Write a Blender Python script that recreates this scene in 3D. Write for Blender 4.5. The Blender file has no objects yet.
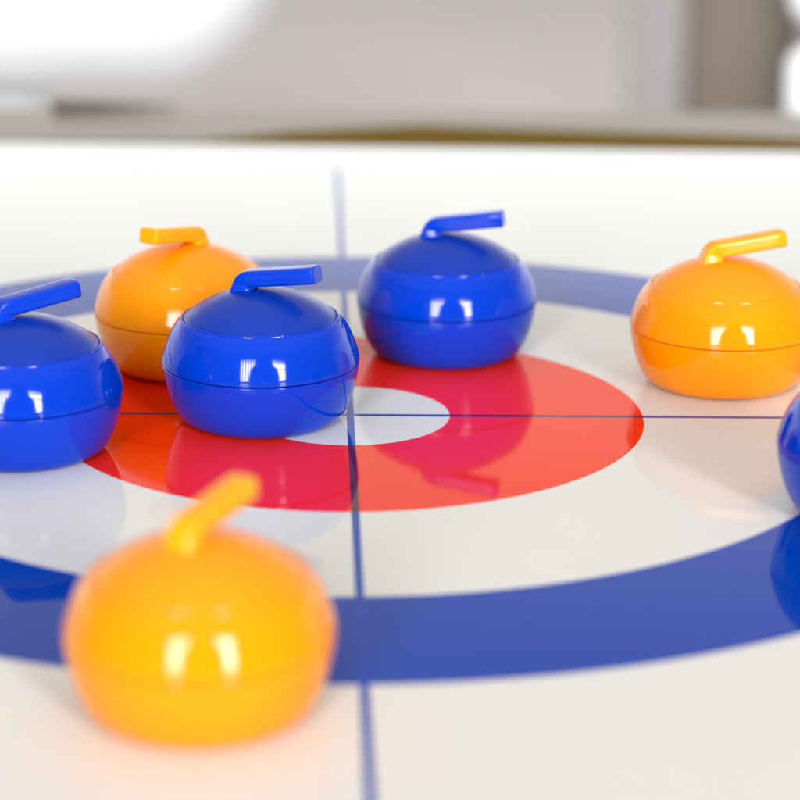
import bpy, bmesh, math, random
from mathutils import Vector, Matrix
random.seed(4)
S = bpy.context.scene
COL = S.collection
R_ = math.radians
MM = 0.001

# ------------------------------------------------------------------ helpers
def link(name, bm, mat, parent=None, smooth=True):
    me = bpy.data.meshes.new(name)
    bm.normal_update()
    bm.to_mesh(me); bm.free()
    if smooth:
        for p in me.polygons: p.use_smooth = True
    me.materials.append(mat)
    o = bpy.data.objects.new(name, me)
    COL.objects.link(o)
    if parent is not None: o.parent = parent
    return o

def thing(name, label, cat, loc, rotz=0.0, group=None):
    o = bpy.data.objects.new(name, None)
    o.empty_display_size = 0.01
    COL.objects.link(o)
    o.location = loc; o.rotation_euler = (0, 0, rotz)
    tag(o, label, cat, group)
    return o

def tag(o, label, cat, group=None):
    o['label'] = label; o['category'] = cat
    if group: o['group'] = group

def lathe(prof, n=160, crease=(), close_bottom=False, close_top=False):
    """prof: list of (r, z) from bottom to top; r == 0 makes a pole."""
    bm = bmesh.new()
    rings = []
    for r, z in prof:
        if r < 1e-9:
            rings.append([bm.verts.new((0, 0, z))])
        else:
            rings.append([bm.verts.new((r*math.cos(2*math.pi*i/n), r*math.sin(2*math.pi*i/n), z)) for i in range(n)])
    for k in range(len(rings)-1):
        a, b = rings[k], rings[k+1]
        for i in range(n):
            j = (i+1) % n
            if len(a) == 1: bm.faces.new((a[0], b[j], b[i]))
            elif len(b) == 1: bm.faces.new((a[i], a[j], b[0]))
            else: bm.faces.new((a[i], a[j], b[j], b[i]))
    bmesh.ops.recalc_face_normals(bm, faces=bm.faces)
    return bm

def spline(pts, per=8):
    """Catmull-Rom through (r, z) points (open)."""
    out = []
    P = [pts[0]] + list(pts) + [pts[-1]]
    for k in range(1, len(P)-2):
        p0, p1, p2, p3 = P[k-1], P[k], P[k+1], P[k+2]
        for s in range(per):
            t = s/per
            out.append(tuple(0.5*((2*p1[i]) + (-p0[i]+p2[i])*t + (2*p0[i]-5*p1[i]+4*p2[i]-p3[i])*t*t + (-p0[i]+3*p1[i]-3*p2[i]+p3[i])*t**3) for i in range(2)))
    out.append(tuple(pts[-1]))
    return out

def rounded_box(sx, sy, sz, r, seg=6, bm=None, loc=(0, 0, 0)):
    new = bmesh.new()
    bmesh.ops.create_cube(new, size=1.0)
    for v in new.verts: v.co = Vector((v.co.x*sx, v.co.y*sy, v.co.z*sz))
    if r > 0:
        bmesh.ops.bevel(new, geom=list(new.edges), offset=r, segments=seg, profile=0.5, affect='EDGES')
    for v in new.verts: v.co += Vector(loc)
    return new

# ------------------------------------------------------------------ node helpers
def new_mat(name):
    m = bpy.data.materials.new(name); m.use_nodes = True
    nt = m.node_tree
    b = nt.nodes['Principled BSDF']
    return m, nt, b

def N(nt, t, **kw):
    n = nt.nodes.new(t)
    for k, v in kw.items():
        if k == 'inp':
            for kk, vv in v.items(): n.inputs[kk].default_value = vv
        else: setattr(n, k, v)
    return n

def math_node(nt, op, a, b=None, c=None, clamp=False):
    n = nt.nodes.new('ShaderNodeMath'); n.operation = op; n.use_clamp = clamp
    for i, x in enumerate((a, b, c)):
        if x is None: continue
        if isinstance(x, (int, float)): n.inputs[i].default_value = x
        else: nt.links.new(x, n.inputs[i])
    return n.outputs[0]

def mixc(nt, fac, a, b, mode='MIX'):
    n = nt.nodes.new('ShaderNodeMix'); n.data_type = 'RGBA'; n.blend_type = mode
    for sock, x in ((n.inputs[0], fac), (n.inputs[6], a), (n.inputs[7], b)):
        if isinstance(x, (int, float)): sock.default_value = x
        elif isinstance(x, tuple): sock.default_value = x
        else: nt.links.new(x, sock)
    return n.outputs[2]

def plastic(name, col, rough, col_var=0.06, bump=0.0, bump_scale=900, sss=0.0, speck=True, spec=0.30):
    m, nt, b = new_mat(name)
    tc = N(nt, 'ShaderNodeTexCoord')
    no = N(nt, 'ShaderNodeTexNoise', inp={'Scale': 60.0, 'Detail': 4.0})
    nt.links.new(tc.outputs['Object'], no.inputs['Vector'])
    dark = tuple(c*(1-col_var) for c in col) + (1,)
    lite = tuple(min(1, c*(1+col_var)) for c in col) + (1,)
    c = mixc(nt, no.outputs['Fac'], dark, lite)
    if speck:   # fine dust specks that cling to the moulded plastic
        vo = N(nt, 'ShaderNodeTexVoronoi', inp={'Scale': 150.0})
        nt.links.new(tc.outputs['Object'], vo.inputs['Vector'])
        sp = math_node(nt, 'LESS_THAN', vo.outputs['Distance'], 0.035)
        sepc = N(nt, 'ShaderNodeSeparateColor'); nt.links.new(vo.outputs['Color'], sepc.inputs[0])
        keep = math_node(nt, 'GREATER_THAN', sepc.outputs[0], 0.80)
        sp = math_node(nt, 'MULTIPLY', sp, keep)
        sp = math_node(nt, 'MULTIPLY', sp, 0.35)
        c = mixc(nt, sp, c, (0.75, 0.77, 0.8, 1))
    nt.links.new(c, b.inputs['Base Color'])
    rn = N(nt, 'ShaderNodeTexNoise', inp={'Scale': 220.0, 'Detail': 3.0})
    nt.links.new(tc.outputs['Object'], rn.inputs['Vector'])
    rr = math_node(nt, 'MULTIPLY_ADD', rn.outputs['Fac'], rough*0.6, rough*0.7)
    nt.links.new(rr, b.inputs['Roughness'])
    b.inputs['IOR'].default_value = 1.49
    b.inputs['Specular IOR Level'].default_value = spec
    if sss:
        b.inputs['Subsurface Weight'].default_value = sss
        b.inputs['Subsurface Radius'].default_value = (1.0, 0.45, 0.1)
        b.inputs['Subsurface Scale'].default_value = 0.003
    if bump:
        bn = N(nt, 'ShaderNodeTexNoise', inp={'Scale': float(bump_scale), 'Detail': 2.0})
        nt.links.new(tc.outputs['Object'], bn.inputs['Vector'])
        bp = N(nt, 'ShaderNodeBump', inp={'Strength': bump, 'Distance': 0.0002})
        nt.links.new(bn.outputs['Fac'], bp.inputs['Height'])
        nt.links.new(bp.outputs['Normal'], b.inputs['Normal'])
    return m

BLUE = (0.0003, 0.039, 0.51)
ORANGE = (0.98, 0.303, 0.0002)
M_blue = plastic('blue_gloss_plastic', BLUE, 0.07, bump=0.02, bump_scale=300)
M_blue_lid = plastic('blue_satin_plastic', (0.001, 0.032, 0.36), 0.28, bump=0.10, bump_scale=2500)
M_blue_handle = plastic('blue_handle_plastic', (0.0005, 0.042, 0.54), 0.16, bump=0.03, bump_scale=800, speck=False)
M_orange = plastic('orange_gloss_plastic', ORANGE, 0.07, bump=0.02, bump_scale=300, sss=0.15)
M_orange_lid = plastic('orange_satin_plastic', ORANGE, 0.33, bump=0.10, bump_scale=2500, sss=0.15)
M_orange_handle = plastic('orange_handle_plastic', (0.97, 0.39, 0.003), 0.16, bump=0.03, bump_scale=800, sss=0.15, speck=False)

# ------------------------------------------------------------------ curling stones
R0 = 24.75*MM
lower_pts = [(0.68, 0.0), (0.765, 0.020), (0.835, 0.078), (0.895, 0.18), (0.948, 0.325), (0.985, 0.49), (0.998, 0.595)]
upper_pts = [(1.003, 0.622), (0.999, 0.675), (0.978, 0.755), (0.949, 0.84), (0.904, 0.942), (0.851, 1.021), (0.815, 1.058)]
def sc(p): return [(r*R0, z*R0) for r, z in p]

def lower_shell_bm():
    p = [(0, 0.02), (0.55, 0.02), (0.60, 0.0), (0.66, -0.0)] + spline(lower_pts, 8)
    p += [(0.9965, 0.600), (0.990, 0.603), (0.955, 0.604)]
    return lathe(sc(p))
def upper_shell_bm():
    p = [(0.955, 0.6170), (0.992, 0.6170), (1.000, 0.619)] + spline(upper_pts, 8)
    p += [(0.8100, 1.0598), (0.8080, 1.0620), (0.8072, 1.0665), (0.8064, 1.0705), (0.8045, 1.0750), (0.8010, 1.0785), (0.7955, 1.0800), (0.7895, 1.0790), (0.7865, 1.0745), (0.7855, 1.050)]
    return lathe(sc(p))
def lid_bm():
    # shallow dome dropped into the rim of the upper shell
    Rl, h = 0.7825, 0.292
    Rs = (Rl*Rl + h*h)/(2*h); amax = math.asin(Rl/Rs)
    dome = [(Rs*math.sin(amax*t), 1.0755 + Rs*math.cos(amax*t) - (Rs - h)) for t in [1-i/22 for i in range(23)]]
    dome[-1] = (0, dome[-1][1])
    p = [(0.7825, 1.05)] + dome
    return lathe(sc(p))

def handle_bm(n=28):
    """goose-neck handle: a stem on the lid bending into a straight bar, rounded hexagon section."""
    tilt = R_(8)
    bar_w = 0.225
    # centre line in the x-z plane (units of R0)
    x0, zb = -0.175, 1.235
    d = Vector((math.cos(tilt), 0, math.sin(tilt)))
    corner = Vector((x0+0.010, 0, 1.456))
    path = []
    stem0 = Vector((x0-0.0, 0, zb))
    rad = 0.06
    up = (corner-stem0).normalized()
    a = corner - up*rad; c = corner + d*rad
    for i in range(5): path.append(stem0.lerp(a, i/4))
    for i in range(1, 9):
        t = i/8
        path.append(a*(1-t)**2 + corner*2*t*(1-t) + c*t*t)
    L = 0.775
    end = corner + d*L
    for i in range(1, 7): path.append(c.lerp(end, i/6))
    bm = bmesh.new(); rings = []
    def section(w, h, flat):
        pts = []
        for i in range(n):
            a_ = 2*math.pi*(i+0.5)/n
            e = 2.0/flat
            cx, sx = math.cos(a_), math.sin(a_)
            pts.append((math.copysign(abs(cx)**e, cx)*w/2, math.copysign(abs(sx)**e, sx)*h/2))
        return pts
    m = len(path)
    def ring(p, tdir, w, h, flat=5.5):
        side = Vector((0, 1, 0)); nrm = tdir.cross(side).normalized()
        return [bm.verts.new((p + side*u + nrm*v)*R0) for u, v in section(w, h, flat)]
    for i, p in enumerate(path):
        q0 = path[max(0, i-1)]; q1 = path[min(m-1, i+1)]
        t = (q1-q0).normalized()
        s = i/(m-1)
        if i <= 4:
            f = i/4; w, h = 0.29-0.05*f, 0.31-0.10*f
        else:
            f = (i-4)/(m-5); w, h = bar_w+0.02*f, (0.200-(0.032*min(1, f*3)))+0.006*f
        rings.append(ring(p, t, w, h))
    # rounded-off end cap
    for k, (dx, s) in enumerate(((0.014, 0.97), (0.024, 0.91), (0.028, 0.84))):
        rings.append(ring(end + d*dx, d, (bar_w+0.02)*s, 0.174*s))
    for k in range(len(rings)-1):
        for i in range(n):
            j = (i+1) % n
            bm.faces.new((rings[k][i], rings[k][j], rings[k+1][j], rings[k+1][i]))
    bm.faces.new(rings[-1]); bm.faces.new(list(reversed(rings[0])))
    bmesh.ops.recalc_face_normals(bm, faces=bm.faces)
    return bm

def make_stone(mats, label, loc, rotz):
    t = thing('curling_stone', label, 'curling stone', loc, rotz, 'toy curling stones on the board')
    link('lower_shell', lower_shell_bm(), mats[0], t)
    link('upper_shell', upper_shell_bm(), mats[0], t)
    link('lid', lid_bm(), mats[1], t)
    h = link('handle', handle_bm(), mats[2], t)
    for p in h.data.polygons:
        if len(p.vertices) > 4: p.use_smooth = False
    return t

def copy_stone(src, label, loc, rotz):
    r = src.copy(); COL.objects.link(r)
    r.location = loc; r.rotation_euler = (0, 0, rotz); r['label'] = label
    for ch in list(src.children):
        c = ch.copy(); COL.objects.link(c); c.parent = r
    return r

ZT = 0.0
def at(x, y): return (x*MM, y*MM, ZT)
mb = (M_blue, M_blue_lid, M_blue_handle)
mo = (M_orange, M_orange_lid, M_orange_handle)
blue = make_stone(mb, 'sharp blue curling stone covering the left half of the white centre spot', at(-22.4, -3.0), R_(-20))
copy_stone(blue, 'blue curling stone resting on the red ring straight behind the white centre spot', at(25.3, 59.2), R_(-11))
copy_stone(blue, 'blue curling stone cut by the left edge of the picture, handle pointing back right', at(-78.9, -30.2), R_(31))
copy_stone(blue, 'blue curling stone cut by the right edge of the picture, on the blue ring', at(122.3, -71.6), R_(80))
orange = make_stone(mo, 'amber orange curling stone at the right, alone on the white band of the target', at(98.3, 32.3), R_(10))
copy_stone(orange, 'orange curling stone half hidden behind a blue one, handle pointing left', at(-45.1, 45.3), R_(180+56))
copy_stone(orange, 'big blurred orange curling stone nearest the camera, in front of the blue ring', at(-23.5, -183.2), R_(60))

# ------------------------------------------------------------------ printed board
def board_material():
    m, nt, b = new_mat('printed_gloss_board')
    tc = N(nt, 'ShaderNodeTexCoord')
    sep = N(nt, 'ShaderNodeSeparateXYZ'); nt.links.new(tc.outputs['Object'], sep.inputs[0])
    X, Y = sep.outputs[0], sep.outputs[1]
    r = math_node(nt, 'SQRT', math_node(nt, 'ADD', math_node(nt, 'MULTIPLY', X, X), math_node(nt, 'MULTIPLY', Y, Y)))
    soft = 0.00022
    def below(val, lim):      # 1 where val < lim, very slightly soft printed edge
        return math_node(nt, 'MULTIPLY_ADD', math_node(nt, 'SUBTRACT', lim, val), 1/soft, 0.5, clamp=True)
    def band(r0, r1):
        return math_node(nt, 'MULTIPLY', below(r, r1), math_node(nt, 'SUBTRACT', 1.0, below(r, r0)))
    no = N(nt, 'ShaderNodeTexNoise', inp={'Scale': 25.0, 'Detail': 5.0})
    nt.links.new(tc.outputs['Object'], no.inputs['Vector'])
    white = mixc(nt, no.outputs['Fac'], (0.755, 0.752, 0.722, 1), (0.78, 0.777, 0.748, 1))
    redc = mixc(nt, no.outputs['Fac'], (0.90, 0.019, 0.001, 1), (0.94, 0.025, 0.002, 1))
    bluec = mixc(nt, no.outputs['Fac'], (0.0, 0.045, 0.39, 1), (0.0005, 0.052, 0.42, 1))
    red = band(25.3*MM, 74.4*MM)
    ring = band(126.8*MM, 172.2*MM)
    c = mixc(nt, red, white, redc)
    c = mixc(nt, ring, c, bluec)
    hw = 0.95*MM
    ca, sa = math.cos(0.0361), math.sin(0.0361)
    XR = math_node(nt, 'ADD', math_node(nt, 'MULTIPLY', X, ca), math_node(nt, 'MULTIPLY', Y, sa))
    vl = math_node(nt, 'MULTIPLY', below(math_node(nt, 'ABSOLUTE', XR), hw), below(Y, 0.312))
    hl = below(math_node(nt, 'ABSOLUTE', math_node(nt, 'ADD', Y, math_node(nt, 'MULTIPLY', X, 0.006))), hw)
    lines = math_node(nt, 'MAXIMUM', vl, hl)
    lc = mixc(nt, red, (0.010, 0.070, 0.40, 1), (0.10, 0.012, 0.05, 1))
    lc = mixc(nt, ring, lc, (0.005, 0.052, 0.45, 1))
    c = mixc(nt, lines, c, lc)
    nt.links.new(c, b.inputs['Base Color'])
    rn = N(nt, 'ShaderNodeTexNoise', inp={'Scale': 14.0, 'Detail': 6.0, 'Roughness': 0.65})
    nt.links.new(tc.outputs['Object'], rn.inputs['Vector'])
    sm = N(nt, 'ShaderNodeTexNoise', inp={'Scale': 70.0, 'Detail': 5.0, 'Roughness': 0.7, 'Distortion': 1.2})
    nt.links.new(tc.outputs['Object'], sm.inputs['Vector'])
    smf = math_node(nt, 'MULTIPLY', math_node(nt, 'SUBTRACT', sm.outputs['Fac'], 0.56, clamp=True), 0.45)
    rr = math_node(nt, 'ADD', math_node(nt, 'MULTIPLY_ADD', rn.outputs['Fac'], 0.07, 0.015), smf)
    nt.links.new(rr, b.inputs['Roughness'])
    b.inputs['IOR'].default_value = 1.45
    b.inputs['Specular IOR Level'].default_value = 0.16
    bn = N(nt, 'ShaderNodeTexNoise', inp={'Scale': 9.0, 'Detail': 2.0})
    nt.links.new(tc.outputs['Object'], bn.inputs['Vector'])
    bp = N(nt, 'ShaderNodeBump', inp={'Strength': 0.12, 'Distance': 0.0006})
    nt.links.new(bn.outputs['Fac'], bp.inputs['Height'])
    nt.links.new(bp.outputs['Normal'], b.inputs['Normal'])
    return m

def board_bm():
    bm = bmesh.new()
    far = lambda x: 0.3586 - 0.0395*x
    cs = [(-0.30, -0.42), (0.28, -0.42), (0.28, far(0.28)), (-0.30, far(-0.30))]
    top = [bm.verts.new((x, y, 0)) for x, y in cs]
    bot = [bm.verts.new((x, y, -0.004)) for x, y in cs]
    bm.faces.new(top); bm.faces.new(list(reversed(bot)))
    for i in range(4):
        j = (i+1) % 4
        bm.faces.new((top[i], bot[i], bot[j], top[j]))
    bmesh.ops.recalc_face_normals(bm, faces=bm.faces)
    vert = [e for e in bm.edges if abs(e.verts[0].co.z-e.verts[1].co.z) > 1e-4]
    bmesh.ops.bevel(bm, geom=vert, offset=0.012, segments=8, profile=0.5, affect='EDGES')
    hor = [e for e in bm.edges if e.verts[0].co.z > -1e-5 and e.verts[1].co.z > -1e-5 and len(e.link_faces) == 2 and any(abs(f.normal.z) < 0.5 for f in e.link_faces)]
    bm.normal_update()
    bmesh.ops.bevel(bm, geom=hor, offset=0.0008, segments=3, profile=0.5, affect='EDGES')
    return bm
board = link('game_board', board_bm(), board_material(), smooth=False)
tag(board, 'glossy white curling game board printed with a red and blue target', 'game board')

# ------------------------------------------------------------------ table, strip, floor, far furniture
def simple(name, a, b_, rough, scale=8.0, stretch=(1, 1, 1), spec=0.5):
    m, nt, b = new_mat(name)
    tc = N(nt, 'ShaderNodeTexCoord')
    mp = N(nt, 'ShaderNodeMapping'); mp.inputs['Scale'].default_value = stretch
    nt.links.new(tc.outputs['Object'], mp.inputs[0])
    no = N(nt, 'ShaderNodeTexNoise', inp={'Scale': float(scale), 'Detail': 6.0, 'Roughness': 0.6})
    nt.links.new(mp.outputs[0], no.inputs['Vector'])
    nt.links.new(mixc(nt, no.outputs['Fac'], a+(1,), b_+(1,)), b.inputs['Base Color'])
    b.inputs['Roughness'].default_value = rough
    b.inputs['Specular IOR Level'].default_value = spec
    return m

M_table = simple('pale_taupe_wood', (0.28, 0.235, 0.20), (0.35, 0.30, 0.26), 0.38, 12, (0.6, 8, 1), 0.3)
M_strip = simple('olive_brown_wood', (0.15, 0.09, 0.003), (0.21, 0.125, 0.006), 0.7, 30, (1, 6, 1), 0.03)
M_floor = simple('pale_floor', (0.66, 0.60, 0.585), (0.86, 0.80, 0.79), 0.6, 0.55, spec=0.2)
M_white = simple('white_shell', (0.58, 0.605, 0.62), (0.65, 0.67, 0.685), 0.35, 5)
M_steel = simple('pale_metal', (0.55, 0.56, 0.56), (0.66, 0.66, 0.66), 0.35, 5)
M_post = simple('taupe_fabric', (0.115, 0.094, 0.078), (0.145, 0.12, 0.10), 0.8, 9, spec=0.1)
M_dark = simple('dark_brown', (0.085, 0.07, 0.055), (0.11, 0.09, 0.07), 0.6, 9)
M_grey = simple('backdrop_grey', (0.36, 0.345, 0.345), (0.44, 0.42, 0.42), 0.8, 9, spec=0.1)

tb = rounded_box(1.5, 1.36, 0.03, 0.004, 3)
table = link('table', tb, M_table, smooth=False)
table.location = (0.05, -0.2165, -0.019)
tag(table, 'pale taupe wooden table top under the curling board', 'table')

bm = bmesh.new()
farY = lambda x: 0.3600 - 0.0395*x
poly = [(-0.29, 0.0), (0.27, 0.0), (0.27, 0.016), (0.14, 0.036), (0.02, 0.050), (-0.03, 0.034), (-0.07, 0.010), (-0.29, 0.005)]  # thin left tail stands in for contact shadow behind the board
tp = [bm.verts.new((x, farY(x)+dy, -0.0008)) for x, dy in poly]
bt = [bm.verts.new((x, farY(x)+dy, -0.0040)) for x, dy in poly]
bm.faces.new(tp); bm.faces.new(list(reversed(bt)))
for k in range(len(poly)):
    q = (k+1) % len(poly)
    bm.faces.new((tp[k], bt[k], bt[q], tp[q]))
bmesh.ops.recalc_face_normals(bm, faces=bm.faces)
strip = link('wooden_strip', bm, M_strip, smooth=False)
tag(strip, 'thin olive brown wooden strip lying along the far edge of the board, its left tail a painted contact shadow', 'strip')

FZ = -0.76
bm = bmesh.new(); bmesh.ops.create_grid(bm, x_segments=4, y_segments=4, size=15)
fl = link('floor', bm, M_floor, smooth=False); fl.location = (0, 6, FZ); fl['kind'] = 'structure'

CAM = Vector((12.63*MM, -600.43*MM, 185.08*MM))

rb = lathe([(0, 0), (0.0018, 0), (0.0024, 0.001), (0.0021, 0.018), (0.0012, 0.040), (0.0004, 0.055), (0, 0.056)], 24)  # tapered shape standing for a thin dark line of unclear origin
o = link('dark_streak', rb, M_dark); o.rotation_euler = (0, R_(90), R_(1)); o.location = (-0.138, 0.456, -0.0017)
tag(o, 'short dark tapered rod lying on the far table edge below the white pedestal chair', 'streak')
t = thing('pedestal_chair', 'big white rounded pedestal chair blurred at the upper left', 'chair', (-0.50, 2.75, FZ))
o = link('seat', rounded_box(0.74, 0.62, 0.44, 0.19, 12), M_white, t); o.location = (0, 0, 0.622)
bm = bmesh.new(); bmesh.ops.create_cone(bm, cap_ends=True, segments=40, radius1=0.055, radius2=0.05, depth=0.38)
o = link('pedestal', bm, M_steel, t); o.location = (0, -0.10, 0.195)
bm = bmesh.new(); bmesh.ops.create_cone(bm, cap_ends=True, segments=48, radius1=0.24, radius2=0.22, depth=0.02)
o = link('base', bm, M_steel, t); o.location = (0, -0.10, 0.012)

t = thing('slatted_chair', 'white chair with a slatted back cut by the right edge of the picture', 'chair', (0.610, 1.60, FZ))
for k, (z0, z1) in enumerate(((0.540, 0.610), (0.636, 0.706), (0.732, 0.802))):
    o = link('back_slat', rounded_box(0.50, 0.036, z1-z0, 0.0165, 6), M_white, t); o.location = (0, 0, (z0+z1)/2)
o = link('seat', rounded_box(0.46, 0.44, 0.05, 0.02, 5), M_white, t); o.location = (0, 0.22, 0.41)
for sx in (-1, 1):
    for sy, h in ((0.03, 0.82), (0.40, 0.385)):
        bm = bmesh.new(); bmesh.ops.create_cone(bm, cap_ends=True, segments=20, radius1=0.013, radius2=0.016, depth=h)
        o = link('leg', bm, M_steel, t); o.location = (sx*0.18, sy, h/2)

prof = [(0, 0), (0.085, 0), (0.085, 0.02), (0.072, 0.03), (0.066, 0.06), (0.064, 0.82), (0.068, 0.84), (0, 0.84)]
o = link('wooden_post', lathe(prof, 48), M_post)
o.location = (0.392, 2.15, FZ)
tag(o, 'taupe brown post standing behind the table at the right', 'post')
o = link('backdrop_panel', rounded_box(1.3, 0.05, 0.62, 0.02, 4), M_grey, smooth=False)  # added panel, darkens the background towards the right
o.location = (1.10, 4.2, FZ+0.315)
tag(o, 'low grey screen far behind the brown post', 'panel')

# ------------------------------------------------------------------ camera
th, roll, fpx = 0.2929, 0.0048, 2470.17
Rw = Matrix(((1, 0, 0), (0, -math.sin(th), -math.cos(th)), (0, math.cos(th), -math.sin(th))))
c_, s_ = math.cos(roll), math.sin(roll)
Rw = Matrix(((c_, -s_, 0), (s_, c_, 0), (0, 0, 1))) @ Rw
right, down, fwd = Rw[0], Rw[1], Rw[2]
cam = bpy.data.cameras.new('camera')
co = bpy.data.objects.new('camera', cam); COL.objects.link(co)
M = Matrix.Identity(4)
for i in range(3):
    M[i][0] = right[i]; M[i][1] = -down[i]; M[i][2] = -fwd[i]; M[i][3] = CAM[i]
co.matrix_world = M
cam.sensor_fit = 'HORIZONTAL'; cam.sensor_width = 36.0
cam.lens = fpx/800*36.0
cam.clip_start = 0.01; cam.clip_end = 100
cam.dof.use_dof = True; cam.dof.focus_distance = 0.607
cam.dof.aperture_fstop = 9.9; cam.dof.aperture_blades = 0
S.camera = co

# ------------------------------------------------------------------ light: soft bright room + two windows behind the camera + added fill for the background
W = bpy.data.worlds.new('World'); S.world = W; W.use_nodes = True
nt = W.node_tree
bg = nt.nodes['Background']
tc = N(nt, 'ShaderNodeTexCoord')
sep = N(nt, 'ShaderNodeSeparateXYZ'); nt.links.new(tc.outputs['Generated'], sep.inputs[0])
def ramp(val, stops):
    r = N(nt, 'ShaderNodeValToRGB'); nt.links.new(val, r.inputs[0])
    cr = r.color_ramp
    cr.elements[0].position = stops[0][0]; cr.elements[0].color = stops[0][1] + (1,)
    cr.elements[1].position = stops[-1][0]; cr.elements[1].color = stops[-1][1] + (1,)
    for p, c in stops[1:-1]:
        e = cr.elements.new(p); e.color = c + (1,)
    return r.outputs[0]
front = ramp(sep.outputs[2], [(0.0, (1.15, 1.2, 1.25)), (0.19, (1.35, 1.40, 1.45)), (0.23, (1.10, 1.10, 1.08)), (0.255, (0.82, 0.79, 0.73)), (0.30, (0.82, 0.76, 0.60)), (0.37, (0.58, 0.54, 0.45)), (0.46, (0.42, 0.39, 0.34)), (1.0, (0.62, 0.61, 0.60))])
back = ramp(sep.outputs[2], [(0.0, (0.10, 0.10, 0.10)), (0.5, (0.18, 0.18, 0.18)), (1.0, (0.62, 0.61, 0.60))])
fb = math_node(nt, 'MULTIPLY_ADD', sep.outputs[1], 1.8, -0.25, clamp=True)
nt.links.new(mixc(nt, fb, back, front), bg.inputs['Color'])
bg.inputs['Strength'].default_value = 1.0

def lamp(name, loc, target, sx, sy, power, col=(1, 0.99, 0.975)):
    l = bpy.data.lights.new(name, 'AREA'); l.shape = 'RECTANGLE'; l.size = sx; l.size_y = sy
    l.energy = power; l.color = col
    o = bpy.data.objects.new(name, l); COL.objects.link(o)
    o.location = loc
    d = Vector(target) - Vector(loc)
    o.rotation_euler = d.to_track_quat('-Z', 'Y').to_euler()
    return o
def window_pattern(l, stripes, arc):
    """blinds / mullions and the dark figure between the two windows, as seen in the highlights."""
    l.use_nodes = True
    nt = l.node_tree
    em = nt.nodes['Emission']
    g = N(nt, 'ShaderNodeNewGeometry')
    sp = N(nt, 'ShaderNodeSeparateXYZ'); nt.links.new(g.outputs['Parametric'], sp.inputs[0])
    u, v = sp.outputs[0], sp.outputs[1]
    cu, cv, ru, rv = arc
    du = math_node(nt, 'DIVIDE', math_node(nt, 'SUBTRACT', u, cu), ru)
    dv = math_node(nt, 'DIVIDE', math_node(nt, 'SUBTRACT', v, cv), rv)
    d = math_node(nt, 'ADD', math_node(nt, 'MULTIPLY', du, du), math_node(nt, 'MULTIPLY', dv, dv))
    m = math_node(nt, 'MULTIPLY_ADD', d, 3.0, -2.6, clamp=True)
    if stripes:
        st = math_node(nt, 'FRACT', math_node(nt, 'MULTIPLY', u, float(stripes)))
        st = math_node(nt, 'MULTIPLY_ADD', math_node(nt, 'GREATER_THAN', st, 0.45), 0.8, 0.2)
    else:
        bar = math_node(nt, 'LESS_THAN', math_node(nt, 'ABSOLUTE', math_node(nt, 'SUBTRACT', v, 0.66)), 0.025)
        st = math_node(nt, 'MULTIPLY_ADD', bar, -0.6, 1.0)
    m = math_node(nt, 'MULTIPLY', m, st)
    edge = math_node(nt, 'MINIMUM', math_node(nt, 'MINIMUM', u, math_node(nt, 'SUBTRACT', 1.0, u)), math_node(nt, 'MINIMUM', v, math_node(nt, 'SUBTRACT', 1.0, v)))
    edge = math_node(nt, 'MULTIPLY', edge, 6.0, clamp=True)      # lamp fades at its edges for softer highlights
    m = math_node(nt, 'MULTIPLY', m, edge)
    nt.links.new(m, em.inputs['Strength'])
WZ = 1.10
a = lamp('window_light', (-0.80, -3.5, WZ), (-0.80, 0, 0.2), 1.25, 1.75, 252)
window_pattern(a.data, 6, (1.10, 0.26, 0.52, 0.56))
b = lamp('window_light', (1.62, -3.5, WZ), (1.62, 0, 0.2), 1.20, 1.75, 236)
window_pattern(b.data, 0, (-0.08, 0.26, 0.56, 0.56))
lamp('background_fill', (-0.4, 0.85, 0.85), (-0.4, 1.85, 0.55), 1.2, 0.7, 46, (0.97, 0.99, 1))  # added fill lamp, brightens the white chair and floor behind the table

# ------------------------------------------------------------------ render settings
S.render.engine = 'CYCLES'
S.view_settings.view_transform = 'Standard'
S.view_settings.look = 'None'
S.view_settings.exposure = 0.45
S.view_settings.gamma = 1.0
S.cycles.max_bounces = 8
S.cycles.use_denoising = True
